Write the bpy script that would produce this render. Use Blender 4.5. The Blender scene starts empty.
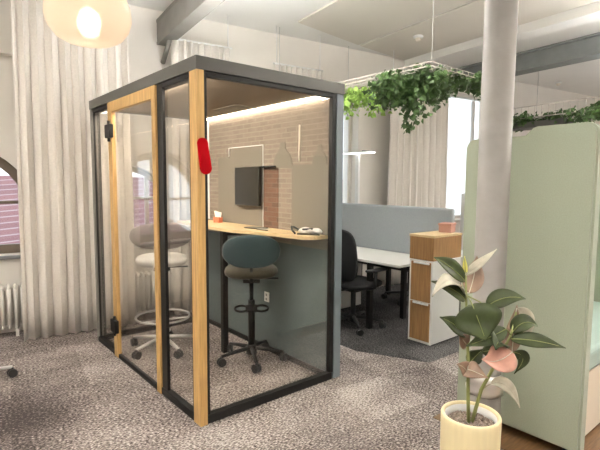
import bpy, bmesh, math, random
from mathutils import Vector, Matrix
from mathutils.geometry import tessellate_polygon
random.seed(7)
PI = math.pi
sc = bpy.context.scene
C = sc.collection

# ------------------------------------------------------------------ helpers
def mat(name, col, rough=0.6, metal=0.0, spec=0.5, noise=0.0, nscale=20.0, bump=0.0, bscale=120.0,
        emit=None, estr=0.0, sheen=0.0, stretch=None, trans=0.0):
    m = bpy.data.materials.new(name); m.use_nodes = True
    nt = m.node_tree; b = nt.nodes['Principled BSDF']
    b.inputs['Base Color'].default_value = (*col, 1)
    b.inputs['Roughness'].default_value = rough
    b.inputs['Metallic'].default_value = metal
    b.inputs['Specular IOR Level'].default_value = spec
    if sheen: b.inputs['Sheen Weight'].default_value = sheen
    if trans: b.inputs['Transmission Weight'].default_value = trans
    if emit:
        b.inputs['Emission Color'].default_value = (*emit, 1)
        b.inputs['Emission Strength'].default_value = estr
    if noise or bump:
        tc = nt.nodes.new('ShaderNodeTexCoord')
        mp = nt.nodes.new('ShaderNodeMapping')
        nt.links.new(tc.outputs['Object'], mp.inputs['Vector'])
        if stretch: mp.inputs['Scale'].default_value = stretch
    if noise:
        n = nt.nodes.new('ShaderNodeTexNoise'); n.inputs['Scale'].default_value = nscale
        n.inputs['Detail'].default_value = 4
        nt.links.new(mp.outputs['Vector'], n.inputs['Vector'])
        r = nt.nodes.new('ShaderNodeValToRGB')
        r.color_ramp.elements[0].position = 0.3; r.color_ramp.elements[1].position = 0.7
        r.color_ramp.elements[0].color = tuple(max(0, c * (1 - noise)) for c in col) + (1,)
        r.color_ramp.elements[1].color = tuple(min(1, c * (1 + noise)) for c in col) + (1,)
        nt.links.new(n.outputs['Fac'], r.inputs['Fac'])
        nt.links.new(r.outputs['Color'], b.inputs['Base Color'])
    if bump:
        n2 = nt.nodes.new('ShaderNodeTexNoise'); n2.inputs['Scale'].default_value = bscale
        nt.links.new(mp.outputs['Vector'], n2.inputs['Vector'])
        bu = nt.nodes.new('ShaderNodeBump'); bu.inputs['Strength'].default_value = bump
        bu.inputs['Distance'].default_value = 0.01
        nt.links.new(n2.outputs['Fac'], bu.inputs['Height'])
        nt.links.new(bu.outputs['Normal'], b.inputs['Normal'])
    return m

def glass_mat(name, tint, rough=0.02, ior=1.45, gain=1.0):
    m = bpy.data.materials.new(name); m.use_nodes = True
    nt = m.node_tree; nt.nodes.clear()
    o = nt.nodes.new('ShaderNodeOutputMaterial')
    t = nt.nodes.new('ShaderNodeBsdfTransparent'); t.inputs['Color'].default_value = (*tint, 1)
    g = nt.nodes.new('ShaderNodeBsdfGlossy'); g.inputs['Roughness'].default_value = rough
    f = nt.nodes.new('ShaderNodeFresnel'); f.inputs['IOR'].default_value = ior
    ml = nt.nodes.new('ShaderNodeMath'); ml.operation = 'MULTIPLY'; ml.inputs[1].default_value = gain
    nt.links.new(f.outputs[0], ml.inputs[0])
    mx = nt.nodes.new('ShaderNodeMixShader')
    nt.links.new(ml.outputs[0], mx.inputs[0])
    nt.links.new(t.outputs[0], mx.inputs[1]); nt.links.new(g.outputs[0], mx.inputs[2])
    nt.links.new(mx.outputs[0], o.inputs['Surface'])
    return m

def emit_mat(name, col, s):
    m = bpy.data.materials.new(name); m.use_nodes = True
    nt = m.node_tree; nt.nodes.clear()
    o = nt.nodes.new('ShaderNodeOutputMaterial'); e = nt.nodes.new('ShaderNodeEmission')
    e.inputs['Color'].default_value = (*col, 1); e.inputs['Strength'].default_value = s
    nt.links.new(e.outputs[0], o.inputs['Surface'])
    return m

def box(bm, x0, x1, y0, y1, z0, z1, bev=0.0, M=None, seg=2):
    r = bmesh.ops.create_cube(bm, size=1.0)
    vs = r['verts']
    for v in vs:
        v.co = Vector(((x0 + x1) / 2 + v.co.x * (x1 - x0), (y0 + y1) / 2 + v.co.y * (y1 - y0), (z0 + z1) / 2 + v.co.z * (z1 - z0)))
    if bev > 0:
        es = list({e for v in vs for e in v.link_edges})
        rb = bmesh.ops.bevel(bm, geom=es, offset=bev, segments=seg, affect='EDGES', profile=0.5)
        vs = list({v for f in rb['faces'] for v in f.verts} | {v for v in vs if v.is_valid})
    if M is not None:
        for v in vs: v.co = M @ v.co
    return vs

def tube(bm, pts, r, n=10, closed=False, cap=True):
    pts = [Vector(p) for p in pts]; k = len(pts)
    rad = r if isinstance(r, (list, tuple)) else [r] * k
    rings = []; up = Vector((0, 0, 1)); prev = None
    for i, p in enumerate(pts):
        if closed: d = pts[(i + 1) % k] - pts[i - 1]
        elif i == 0: d = pts[1] - p
        elif i == k - 1: d = p - pts[i - 1]
        else: d = pts[i + 1] - pts[i - 1]
        d.normalize()
        if prev is None:
            a = d.cross(up)
            if a.length < 1e-3: a = d.cross(Vector((1, 0, 0)))
        else:
            a = prev - d * prev.dot(d)
            if a.length < 1e-4: a = d.cross(up)
        a.normalize(); b = d.cross(a); prev = a
        rings.append([bm.verts.new(p + (a * math.cos(2 * PI * j / n) + b * math.sin(2 * PI * j / n)) * rad[i]) for j in range(n)])
    for i in range(k if closed else k - 1):
        A, B = rings[i], rings[(i + 1) % k]
        for j in range(n):
            f = bm.faces.new((A[j], A[(j + 1) % n], B[(j + 1) % n], B[j])); f.smooth = True
    if cap and not closed:
        bm.faces.new(list(reversed(rings[0]))); bm.faces.new(rings[-1])

def lathe(bm, prof, n=32, c=(0, 0, 0), smooth=True, closed=False):
    c = Vector(c); rings = []
    for r, z in prof:
        if r < 1e-5: rings.append([bm.verts.new(c + Vector((0, 0, z)))])
        else: rings.append([bm.verts.new(c + Vector((r * math.cos(2 * PI * j / n), r * math.sin(2 * PI * j / n), z))) for j in range(n)])
    pairs = list(zip(rings[:-1], rings[1:]))
    if closed: pairs.append((rings[-1], rings[0]))
    for A, B in pairs:
        for j in range(n):
            j2 = (j + 1) % n
            if len(A) == 1 and len(B) == 1: continue
            if len(A) == 1: f = bm.faces.new((A[0], B[j2], B[j]))
            elif len(B) == 1: f = bm.faces.new((A[j], A[j2], B[0]))
            else: f = bm.faces.new((A[j], A[j2], B[j2], B[j]))
            f.smooth = smooth

def ellipsoid(bm, c, r, n=24, m=14, power=1.0, M=None):
    """squashed rounded body; power < 1 makes it boxier"""
    sg = lambda v: math.copysign(abs(v) ** power, v)
    prev = None
    rows = []
    for i in range(m + 1):
        th = PI * i / m
        row = []
        for j in range(n):
            ph = 2 * PI * j / n
            p = Vector((c[0] + r[0] * sg(math.sin(th)) * sg(math.cos(ph)), c[1] + r[1] * sg(math.sin(th)) * sg(math.sin(ph)), c[2] + r[2] * sg(math.cos(th))))
            if M is not None: p = M @ p
            row.append(p)
        if i in (0, m): row = [bm.verts.new(row[0])]
        else: row = [bm.verts.new(p) for p in row]
        rows.append(row)
    for A, B in zip(rows[:-1], rows[1:]):
        for j in range(n):
            j2 = (j + 1) % n
            if len(A) == 1: f = bm.faces.new((A[0], B[j], B[j2]))
            elif len(B) == 1: f = bm.faces.new((A[j], B[0], A[j2]))
            else: f = bm.faces.new((A[j], B[j], B[j2], A[j2]))
            f.smooth = True

def prism(bm, outline, d, holes=()):
    """outline and holes: lists of Vector (3D, coplanar); extruded by vector d"""
    loops = [[Vector(p) for p in outline]] + [[Vector(p) for p in h] for h in holes]
    d = Vector(d)
    flat = [p for l in loops for p in l]
    tris = tessellate_polygon(loops)
    a = [bm.verts.new(p) for p in flat]; b = [bm.verts.new(p + d) for p in flat]
    for t in tris:
        try: bm.faces.new([a[i] for i in t]); bm.faces.new([b[i] for i in reversed(t)])
        except ValueError: pass
    o = 0
    for l in loops:
        k = len(l)
        for i in range(k):
            j = (i + 1) % k
            bm.faces.new((a[o + i], a[o + j], b[o + j], b[o + i]))
        o += k
    bmesh.ops.recalc_face_normals(bm, faces=bm.faces)

def obj(name, bm, m, parent=None, loc=None, rotz=0.0, label=None, smooth=False):
    me = bpy.data.meshes.new(name)
    bmesh.ops.recalc_face_normals(bm, faces=bm.faces)
    bm.to_mesh(me); bm.free()
    if isinstance(m, (list, tuple)):
        for x in m: me.materials.append(x)
    else: me.materials.append(m)
    o = bpy.data.objects.new(name, me); C.objects.link(o)
    if parent is not None: o.parent = parent
    if loc is not None: o.location = loc
    if rotz: o.rotation_euler = (0, 0, rotz)
    if label: o['label'] = label
    if smooth:
        for p in me.polygons: p.use_smooth = True
    return o

def tag(o, label, cat, group=None, kind=None):
    o['label'] = label; o['category'] = cat
    if group: o['group'] = group
    if kind: o['kind'] = kind
    return o

def thing(name, label, cat, loc=(0, 0, 0), rotz=0.0, group=None):
    o = bpy.data.objects.new(name, None); C.objects.link(o)
    o.empty_display_size = 0.1
    o.location = loc; o.rotation_euler = (0, 0, rotz)
    return tag(o, label, cat, group)

def struct(name, bm, m, label=None, rotz=0.0):
    o = obj(name, bm, m, rotz=rotz); o['kind'] = 'structure'
    if label: o['label'] = label
    return o

def copy_tree(o, parent=None):
    c = o.copy(); C.objects.link(c)
    if parent is not None: c.parent = parent
    for ch in list(o.children): copy_tree(ch, c)
    return c

def B(): return bmesh.new()

T = -math.radians(8.0)                 # the building stands turned against the booth
cT, sT = math.cos(T), math.sin(T)
def R(x, y, z=0.0): return Vector((x * cT - y * sT, x * sT + y * cT, z))

# ------------------------------------------------------------------ materials
M = {}
M['wall'] = mat('wall_paint', (0.78, 0.74, 0.68), 0.85, noise=0.03, nscale=3)
M['ceil'] = mat('ceiling_paint', (0.84, 0.83, 0.80), 0.9, noise=0.02, nscale=2)
M['ceil2'] = mat('ceiling_board', (0.70, 0.66, 0.59), 0.9, noise=0.02, nscale=2)  # beige stands for shade on the white ceiling
M['steel_beam'] = mat('painted_steel', (0.20, 0.19, 0.17), 0.55, noise=0.1, nscale=6)
M['steel_beam2'] = mat('grey_painted_steel', (0.22, 0.235, 0.23), 0.55, noise=0.1, nscale=6)
M['curtain'] = mat('linen_curtain', (0.73, 0.685, 0.63), 0.9, sheen=0.3, noise=0.05, nscale=60, bump=0.1, bscale=300)
M['oak'] = mat('light_oak', (0.52, 0.32, 0.115), 0.5, noise=0.22, nscale=6, stretch=(14, 14, 0.8))
M['oak_dark'] = mat('warm_oak_veneer', (0.33, 0.175, 0.065), 0.5, noise=0.22, nscale=6, stretch=(12, 12, 0.8))
M['oak_top'] = mat('pale_oak_top', (0.66, 0.50, 0.28), 0.45, noise=0.15, nscale=5, stretch=(10, 1, 10))
M['charcoal'] = mat('charcoal_lacquer', (0.072, 0.069, 0.060), 0.5)
M['greyblue'] = mat('grey_blue_lacquer', (0.16, 0.19, 0.21), 0.5)
M['black'] = mat('black_metal', (0.014, 0.013, 0.012), 0.45, spec=0.25)
M['blackp'] = mat('black_plastic', (0.022, 0.022, 0.022), 0.5)
M['blackmesh'] = mat('black_mesh_fabric', (0.015, 0.015, 0.016), 0.8)
M['taupe'] = mat('taupe_felt', (0.20, 0.155, 0.105), 0.95, noise=0.1, nscale=80)
M['teal'] = mat('teal_grey_felt', (0.125, 0.155, 0.155), 0.8, noise=0.08, nscale=60)
M['olive'] = mat('olive_felt', (0.205, 0.182, 0.145), 0.95, noise=0.04, nscale=90)
M['white'] = mat('white_lacquer', (0.80, 0.79, 0.76), 0.4)
M['whitem'] = mat('white_metal', (0.80, 0.80, 0.78), 0.4)
M['chrome'] = mat('chrome', (0.85, 0.84, 0.82), 0.28, metal=1.0)
M['red'] = mat('red_felt', (0.36, 0.0, 0.004), 0.8, spec=0.1)
M['stoolteal'] = mat('teal_wool', (0.024, 0.052, 0.06), 0.85, sheen=0.3, noise=0.1, nscale=90)
M['stoolseat'] = mat('olive_brown_wool', (0.05, 0.042, 0.024), 0.85, sheen=0.2, noise=0.1, nscale=90)
M['stoolgrey'] = mat('taupe_grey_wool', (0.26, 0.225, 0.205), 0.85, sheen=0.3, noise=0.08, nscale=90)
M['stoolpale'] = mat('pale_grey_wool', (0.55, 0.53, 0.49), 0.85)
M['screenblue'] = mat('blue_grey_felt', (0.33, 0.36, 0.375), 0.95, noise=0.06, nscale=120)
M['sage'] = mat('sage_green_wool', (0.345, 0.385, 0.295), 0.9, sheen=0.25, noise=0.05, nscale=150, bump=0.08, bscale=500)
M['turq'] = mat('turquoise_wool', (0.36, 0.46, 0.42), 0.9, noise=0.05, nscale=120)
M['cream'] = mat('cream_veneer', (0.80, 0.73, 0.62), 0.5)
M['column'] = mat('painted_column', (0.26, 0.242, 0.226), 0.55, spec=0.25, noise=0.10, nscale=7, bump=0.05, bscale=30)
M['pot'] = mat('cream_bamboo_glaze', (0.79, 0.68, 0.42), 0.45, noise=0.05, nscale=4, stretch=(10, 10, 1))
M['potin'] = mat('white_pot_liner', (0.72, 0.71, 0.70), 0.5)
M['soil'] = mat('clay_granules', (0.20, 0.155, 0.125), 0.9, noise=0.5, nscale=60)
M['stem'] = mat('green_stem', (0.22, 0.24, 0.08), 0.6)
M['leafg'] = mat('dark_green_leaf', (0.040, 0.054, 0.018), 0.42, noise=0.35, nscale=18, spec=0.28)
M['leafc'] = mat('cream_variegated_leaf', (0.46, 0.43, 0.34), 0.45, noise=0.3, nscale=14)
M['leafp'] = mat('brown_pink_leaf', (0.24, 0.155, 0.105), 0.45, noise=0.3, nscale=14)
M['leafk'] = mat('salmon_leaf', (0.42, 0.21, 0.155), 0.45, noise=0.22, nscale=14)
M['leafy'] = mat('yellow_leaf_sheath', (0.62, 0.60, 0.14), 0.45)
M['ivyd'] = mat('dark_ivy_leaf', (0.06, 0.118, 0.03), 0.5, noise=0.5, nscale=9)
M['ivyl'] = mat('lime_ivy_leaf', (0.40, 0.62, 0.14), 0.5, noise=0.35, nscale=9)  # lime tone holds the strong light from behind
M['vine'] = mat('vine_stem', (0.07, 0.09, 0.03), 0.7)
M['grid'] = mat('pale_wire', (0.55, 0.50, 0.46), 0.5)
M['cable'] = mat('thin_steel_cable', (0.45, 0.44, 0.42), 0.4)
M['pinkbox'] = mat('dusty_pink_board', (0.40, 0.205, 0.155), 0.7)
M['orange'] = mat('orange_card', (0.62, 0.17, 0.08), 0.6)
M['paper'] = mat('white_card', (0.75, 0.73, 0.70), 0.7)
M['tv'] = mat('dark_screen', (0.022, 0.021, 0.016), 0.28)
M['rad'] = mat('radiator_enamel', (0.74, 0.71, 0.66), 0.4)
M['frame'] = mat('brown_window_frame', (0.16, 0.125, 0.09), 0.5)
M['frameW'] = mat('white_window_frame', (0.70, 0.66, 0.60), 0.5)
M['sill'] = mat('grey_stone_sill', (0.22, 0.22, 0.23), 0.4)
M['glass'] = glass_mat('booth_glass', (0.985, 0.98, 0.97), gain=0.28)
M['wglass'] = glass_mat('window_glass', (0.97, 0.98, 0.98), gain=0.5)
M['led'] = emit_mat('warm_led', (1.0, 0.88, 0.70), 9.0)
M['led2'] = emit_mat('warm_cove_light', (1.0, 0.90, 0.76), 32.0)
M['tube'] = emit_mat('white_tube', (1.0, 0.98, 0.93), 3.0)
M['lum'] = emit_mat('ceiling_lamp_diffuser', (1.0, 0.945, 0.87), 22.0)  # emitters of the added, unseen fill lights start here
M['lumup'] = emit_mat('uplight_diffuser', (1.0, 0.985, 0.96), 70.0)
M['lumsoft'] = emit_mat('soft_uplight_diffuser', (0.96, 0.98, 1.0), 26.0)
M['lumroof'] = emit_mat('roof_uplight_diffuser', (1.0, 0.99, 0.97), 28.0)
M['bulb'] = emit_mat('pendant_bulb', (1.0, 0.80, 0.58), 2.0)
M['wood_floor'] = mat('dark_brown_floor', (0.16, 0.085, 0.035), 0.45, noise=0.3, nscale=4, stretch=(2, 20, 1))

def carpet_mat():
    m = bpy.data.materials.new('woven_carpet_tiles'); m.use_nodes = True
    nt = m.node_tree; b = nt.nodes['Principled BSDF']; L = nt.links.new
    b.inputs['Roughness'].default_value = 0.95; b.inputs['Specular IOR Level'].default_value = 0.1
    tc = nt.nodes.new('ShaderNodeTexCoord')
    def mapping(s, rot=0):
        mp = nt.nodes.new('ShaderNodeMapping'); mp.inputs['Scale'].default_value = s; mp.inputs['Rotation'].default_value = (0, 0, rot)
        L(tc.outputs['Object'], mp.inputs['Vector']); return mp
    def math_(op, a, c):
        n = nt.nodes.new('ShaderNodeMath'); n.operation = op
        for i, v in enumerate((a, c)):
            if isinstance(v, (int, float)): n.inputs[i].default_value = v
            else: L(v, n.inputs[i])
        return n.outputs[0]
    # one value per 50 cm tile
    mp = mapping((2, 2, 2)); fl = nt.nodes.new('ShaderNodeVectorMath'); fl.operation = 'FLOOR'; L(mp.outputs[0], fl.inputs[0])
    wn = nt.nodes.new('ShaderNodeTexWhiteNoise'); wn.noise_dimensions = '2D'; L(fl.outputs[0], wn.inputs['Vector'])
    # short woven dashes
    n1 = nt.nodes.new('ShaderNodeTexNoise'); n1.inputs['Scale'].default_value = 1; n1.inputs['Detail'].default_value = 2
    L(mapping((60, 140, 1)).outputs[0], n1.inputs['Vector'])
    n1b = nt.nodes.new('ShaderNodeTexNoise'); n1b.inputs['Scale'].default_value = 1; n1b.inputs['Detail'].default_value = 1
    L(mapping((40, 60, 1), 0.5).outputs[0], n1b.inputs['Vector'])
    # worn drifting patches, dark ones stretched along the room
    n2 = nt.nodes.new('ShaderNodeTexNoise'); n2.inputs['Scale'].default_value = 1.3; n2.inputs['Detail'].default_value = 5; n2.inputs['Roughness'].default_value = 0.6
    L(mapping((1.0, 1.6, 1)).outputs[0], n2.inputs['Vector'])
    s = math_('MULTIPLY', math_('SUBTRACT', n1.outputs['Fac'], 0.5), 3.0)
    s1 = math_('MULTIPLY', math_('SUBTRACT', n1b.outputs['Fac'], 0.5), 0.8)
    s2 = math_('MULTIPLY', math_('SUBTRACT', n2.outputs['Fac'], 0.5), 1.15)
    s3 = math_('MULTIPLY', math_('SUBTRACT', wn.outputs['Value'], 0.5), 0.20)
    t = math_('ADD', math_('ADD', math_('ADD', s, s2), math_('ADD', s3, s1)), 0.45)
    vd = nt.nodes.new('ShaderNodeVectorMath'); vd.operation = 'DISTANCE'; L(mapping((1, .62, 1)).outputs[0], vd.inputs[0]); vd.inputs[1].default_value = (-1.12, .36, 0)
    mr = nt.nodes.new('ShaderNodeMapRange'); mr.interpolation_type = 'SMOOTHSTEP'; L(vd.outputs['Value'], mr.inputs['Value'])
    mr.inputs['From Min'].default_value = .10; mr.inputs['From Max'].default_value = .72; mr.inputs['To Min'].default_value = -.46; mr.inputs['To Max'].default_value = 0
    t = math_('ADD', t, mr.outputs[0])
    r = nt.nodes.new('ShaderNodeValToRGB')
    e = r.color_ramp.elements
    e[0].position = 0.0; e[0].color = (0.045, 0.036, 0.034, 1)
    e[1].position = 1.0; e[1].color = (0.60, 0.545, 0.505, 1)
    x = r.color_ramp.elements.new(0.5); x.color = (0.24, 0.202, 0.185, 1)
    L(t, r.inputs['Fac']); L(r.outputs['Color'], b.inputs['Base Color'])
    bu = nt.nodes.new('ShaderNodeBump'); bu.inputs['Strength'].default_value = 0.25; bu.inputs['Distance'].default_value = 0.004
    L(n1.outputs['Fac'], bu.inputs['Height']); L(bu.outputs['Normal'], b.inputs['Normal'])
    return m
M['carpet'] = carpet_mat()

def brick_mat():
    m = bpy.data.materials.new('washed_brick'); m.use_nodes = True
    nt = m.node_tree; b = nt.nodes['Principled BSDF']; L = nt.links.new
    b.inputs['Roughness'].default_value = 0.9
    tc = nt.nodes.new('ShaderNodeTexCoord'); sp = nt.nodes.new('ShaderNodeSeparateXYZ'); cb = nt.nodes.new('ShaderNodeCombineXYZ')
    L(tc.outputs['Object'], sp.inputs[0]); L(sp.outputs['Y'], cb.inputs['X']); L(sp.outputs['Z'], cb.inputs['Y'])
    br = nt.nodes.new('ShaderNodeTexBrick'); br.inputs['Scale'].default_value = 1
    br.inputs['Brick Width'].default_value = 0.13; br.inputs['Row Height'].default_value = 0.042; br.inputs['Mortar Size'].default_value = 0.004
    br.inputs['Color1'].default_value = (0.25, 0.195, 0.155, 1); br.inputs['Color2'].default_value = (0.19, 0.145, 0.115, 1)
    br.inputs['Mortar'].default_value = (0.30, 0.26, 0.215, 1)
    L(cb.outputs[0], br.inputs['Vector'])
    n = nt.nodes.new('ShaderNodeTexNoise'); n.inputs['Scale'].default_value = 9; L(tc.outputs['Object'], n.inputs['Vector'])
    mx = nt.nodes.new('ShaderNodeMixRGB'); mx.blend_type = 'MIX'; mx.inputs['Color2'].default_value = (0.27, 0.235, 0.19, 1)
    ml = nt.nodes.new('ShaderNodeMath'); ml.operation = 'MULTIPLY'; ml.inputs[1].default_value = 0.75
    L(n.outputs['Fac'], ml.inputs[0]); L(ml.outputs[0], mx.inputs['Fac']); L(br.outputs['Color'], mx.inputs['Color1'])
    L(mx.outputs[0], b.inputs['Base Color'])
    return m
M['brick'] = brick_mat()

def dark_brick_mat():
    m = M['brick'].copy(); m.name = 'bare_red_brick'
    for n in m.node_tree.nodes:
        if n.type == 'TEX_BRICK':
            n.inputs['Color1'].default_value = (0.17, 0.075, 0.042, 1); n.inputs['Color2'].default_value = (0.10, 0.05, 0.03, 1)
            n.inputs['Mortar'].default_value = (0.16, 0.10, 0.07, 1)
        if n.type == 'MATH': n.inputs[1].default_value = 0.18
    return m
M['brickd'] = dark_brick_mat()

def roof_mat():
    m = bpy.data.materials.new('red_roof_tiles'); m.use_nodes = True
    nt = m.node_tree; b = nt.nodes['Principled BSDF']; L = nt.links.new
    b.inputs['Roughness'].default_value = 0.8
    tc = nt.nodes.new('ShaderNodeTexCoord')
    mp = nt.nodes.new('ShaderNodeMapping'); mp.inputs['Rotation'].default_value = (0, 0, 0.0); L(tc.outputs['Object'], mp.inputs[0])
    br = nt.nodes.new('ShaderNodeTexBrick'); br.inputs['Scale'].default_value = 1
    br.inputs['Brick Width'].default_value = 9.0; br.inputs['Row Height'].default_value = 0.30; br.inputs['Mortar Size'].default_value = 0.03
    br.inputs['Color1'].default_value = (0.25, 0.115, 0.115, 1); br.inputs['Color2'].default_value = (0.20, 0.095, 0.10, 1)
    br.inputs['Mortar'].default_value = (0.34, 0.255, 0.26, 1)
    L(mp.outputs[0], br.inputs['Vector']); L(br.outputs['Color'], b.inputs['Base Color'])
    return m
M['roof'] = roof_mat()

# ------------------------------------------------------------------ the room
XL, XR, YB, YW, ZC = -3.4, 11.0, -6.0, 2.75, 3.42
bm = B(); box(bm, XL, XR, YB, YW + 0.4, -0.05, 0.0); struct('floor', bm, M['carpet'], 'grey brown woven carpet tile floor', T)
bm = B(); box(bm, XL - .2, XR + .2, YB - .2, YW + 0.42, ZC, ZC + 0.1); struct('ceiling', bm, M['ceil'], 'white plaster ceiling', T)

def arch(x0, x1, z0, zs, zc, y, n=14):
    """outline of a window opening with a low arched head"""
    h = (x1 - x0) / 2; rise = zc - zs; cx = (x0 + x1) / 2
    out = [Vector((x0, y, z0)), Vector((x1, y, z0))]
    if rise < 1e-3: return out + [Vector((x1, y, zs)), Vector((x0, y, zs))]
    rr = (h * h + rise * rise) / (2 * rise); a = math.asin(min(1, h / rr))
    for i in range(n + 1):
        t = a - 2 * a * i / n
        out.append(Vector((cx + rr * math.sin(t), y, zc - rr + rr * math.cos(t))))
    return out
WIN = [(-2.05, -0.75, 0.78, 1.42, 1.88), (-0.52, 0.62, 0.80, 1.46, 1.72), (2.35, 3.43, 0.8, 2.7, 2.7), (4.98, 6.6, 0.9, 3.05, 3.05)]
bm = B()
prism(bm, [Vector((XL, YW, 0)), Vector((XR, YW, 0)), Vector((XR, YW, ZC)), Vector((XL, YW, ZC))], (0, 0.36, 0), [arch(*w, YW) for w in WIN])
struct('wall_back', bm, M['wall'], 'warm white plaster wall with arched windows behind the booth', T)
bm = B(); box(bm, XL - .2, XL, YB - .2, YW + 0.36, 0, ZC); struct('wall_left', bm, M['wall'], None, T)
bm = B(); box(bm, XR, XR + .2, YB - .2, YW + 0.36, 0, ZC); struct('wall_right', bm, M['wall'], None, T)
bm = B(); box(bm, XL, XR, YB - .2, YB, 0, ZC); struct('wall_front', bm, M['wall'], None, T)
# a ledge in the wall over the first window
bm = B(); box(bm, XL, -0.75, YW - 0.09, YW, 2.72, 2.79); struct('trim_1', bm, M['wall'], 'narrow plaster ledge on the wall above the first window', T)

def window(k, w, fm, mull, tr):
    x0, x1, z0, zs, zc = w
    y = YW + 0.16; t = 0.09 if k == 1 else 0.055
    out = arch(x0, x1, z0, zs, zc, y)
    cx, cz = (x0 + x1) / 2, (z0 + zc) / 2
    inn = arch(x0 + t, x1 - t, z0 + t, zs - 0.01, zc - t, y)
    bm = B(); prism(bm, out, (0, 0.06, 0), [inn])
    f = struct('window_%d' % k, bm, fm, None, T)
    bm = B(); 
    for m_ in mull: box(bm, m_ - .02, m_ + .02, y, y + .05, z0 + t, zc - t)
    for q in tr: box(bm, x0 + t, x1 - t, y + .005, y + .045, q - .016, q + .016)
    if mull or tr: obj('mullion', bm, fm, f)
    bm = B(); prism(bm, inn, (0, 0.008, 0)); 
    for v in bm.verts: v.co.y += 0.025
    obj('pane', bm, M['wglass'], f)
    bm = B(); box(bm, x0 + .001, x1 - .001, YW - 0.05, y, z0 - 0.035, z0 - 0.001, 0.008); obj('window_sill', bm, M['sill'] if k < 2 else M['frameW'], f)
window(1, WIN[0], M['frame'], [-1.4], [1.30])
window(2, WIN[1], M['frameW'], [0.12, 0.42], [1.33])
window(3, WIN[2], M['frameW'], [], [])
window(4, WIN[3], M['frameW'], [6.2], [])

# steel beams and ceiling soffits
bm = B()
box(bm, 0.52, 0.66, YB + .01, YW - .02, 3.04, 3.07); box(bm, 0.525, 0.66, YB + .01, YW - .02, 3.07, 3.30); box(bm, 0.52, 0.66, YB + .01, YW - .02, 3.28, 3.31)
o = struct('beam', bm, M['steel_beam'], 'grey brown steel beam under the ceiling above the booth', T)
bm = B(); tube(bm, [(0.59, YW - .005, 2.86), (0.59, YW - 0.28, 3.045)], 0.028, 8); obj('bracket', bm, M['steel_beam'], o)
bm = B()
box(bm, 5.0, 5.25, YB + .01, YW - .02, 3.05, 3.075); box(bm, 5.05, 5.2, YB + .01, YW - .02, 3.07, 3.28); box(bm, 5.0, 5.25, YB + .01, YW - .02, 3.27, 3.295)
struct('beam', bm, M['steel_beam2'], 'grey steel beam under the ceiling behind the round column', T)
bm = B(); box(bm, 4.30, 5.28, YB, YW - .01, 3.30, 3.419); struct('trim_2', bm, M['ceil'], 'white plaster soffit band beside the grey beam', T)
bm = B()  # thin beige sheets put the ceiling's shade into colour
prism(bm, [Vector((2.0, YB, 3.40)), Vector((3.20, YB, 3.40)), Vector((3.20, 2.50, 3.40)), Vector((2.03, 2.18, 3.40))], (0, 0, 0.019))
struct('ceiling_panel', bm, M['ceil2'], 'beige drop panel of the ceiling beside the beam', T)
bm = B()
prism(bm, [Vector((3.25, YB, 3.40)), Vector((4.29, YB, 3.40)), Vector((4.29, 2.735, 3.40)), Vector((3.25, 2.52, 3.40))], (0, 0, 0.019))
struct('ceiling_panel', bm, M['ceil2'], 'beige drop panel of the ceiling carrying a smoke detector', T)

def detector(x, y, z, label):
    t = thing('smoke_detector', label, 'smoke detector', R(x, y, z), 0)
    bm = B(); lathe(bm, [(0, 0), (0.062, 0), (0.062, -0.02), (0.05, -0.028), (0, -0.03)], 20); obj('detector_base', bm, M['whitem'], t)
    bm = B(); lathe(bm, [(0, -0.028), (0.038, -0.028), (0.034, -0.055), (0.02, -0.065), (0, -0.066)], 20); obj('sensor_head', bm, M['cream'], t)
detector(3.59, 1.77, 3.40, 'small smoke detector on the ceiling above the hanging ivy')
detector(7.85, 2.35, 3.42, 'small smoke detector on the ceiling beyond the grey steel beam')

# column
cc = Vector((1.147, -1.230, 0))
bm = B(); lathe(bm, [(0, 0), (0.088, 0), (0.088, 0.36), (0.0835, 0.365), (0.0835, ZC - .003), (0, ZC - .003)], 40)
col = obj('column', bm, M['column'], None, cc); col['kind'] = 'structure'; col['label'] = 'round grey white painted column in front of the green sofa'
bm = B(); lathe(bm, [(0.084, 0.33), (0.100, 0.34), (0.104, 0.365), (0.097, 0.38), (0.102, 0.395), (0.101, 0.43), (0.095, 0.45), (0.084, 0.455)], 40); obj('collar', bm, M['chrome'], col, label='chrome collar round the foot of the column')

# dark floor under the sofa
bm = B(); box(bm, 1.22, 3.4, -3.3, -0.85, 0.0, 0.004); o = struct('floor_strip', bm, M['wood_floor'], 'dark brown wooden floor beneath the sofa')

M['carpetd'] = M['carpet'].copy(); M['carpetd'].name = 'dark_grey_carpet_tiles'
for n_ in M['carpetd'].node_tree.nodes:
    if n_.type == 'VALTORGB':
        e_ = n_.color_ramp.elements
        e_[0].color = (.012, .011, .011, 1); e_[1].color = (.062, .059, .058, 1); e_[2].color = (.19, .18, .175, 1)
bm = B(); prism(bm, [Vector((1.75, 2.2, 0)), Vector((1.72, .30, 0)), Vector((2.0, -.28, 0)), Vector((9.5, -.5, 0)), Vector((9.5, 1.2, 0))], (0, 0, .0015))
struct('floor_strip', bm, M['carpetd'], 'darker grey carpet around the desks')

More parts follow.
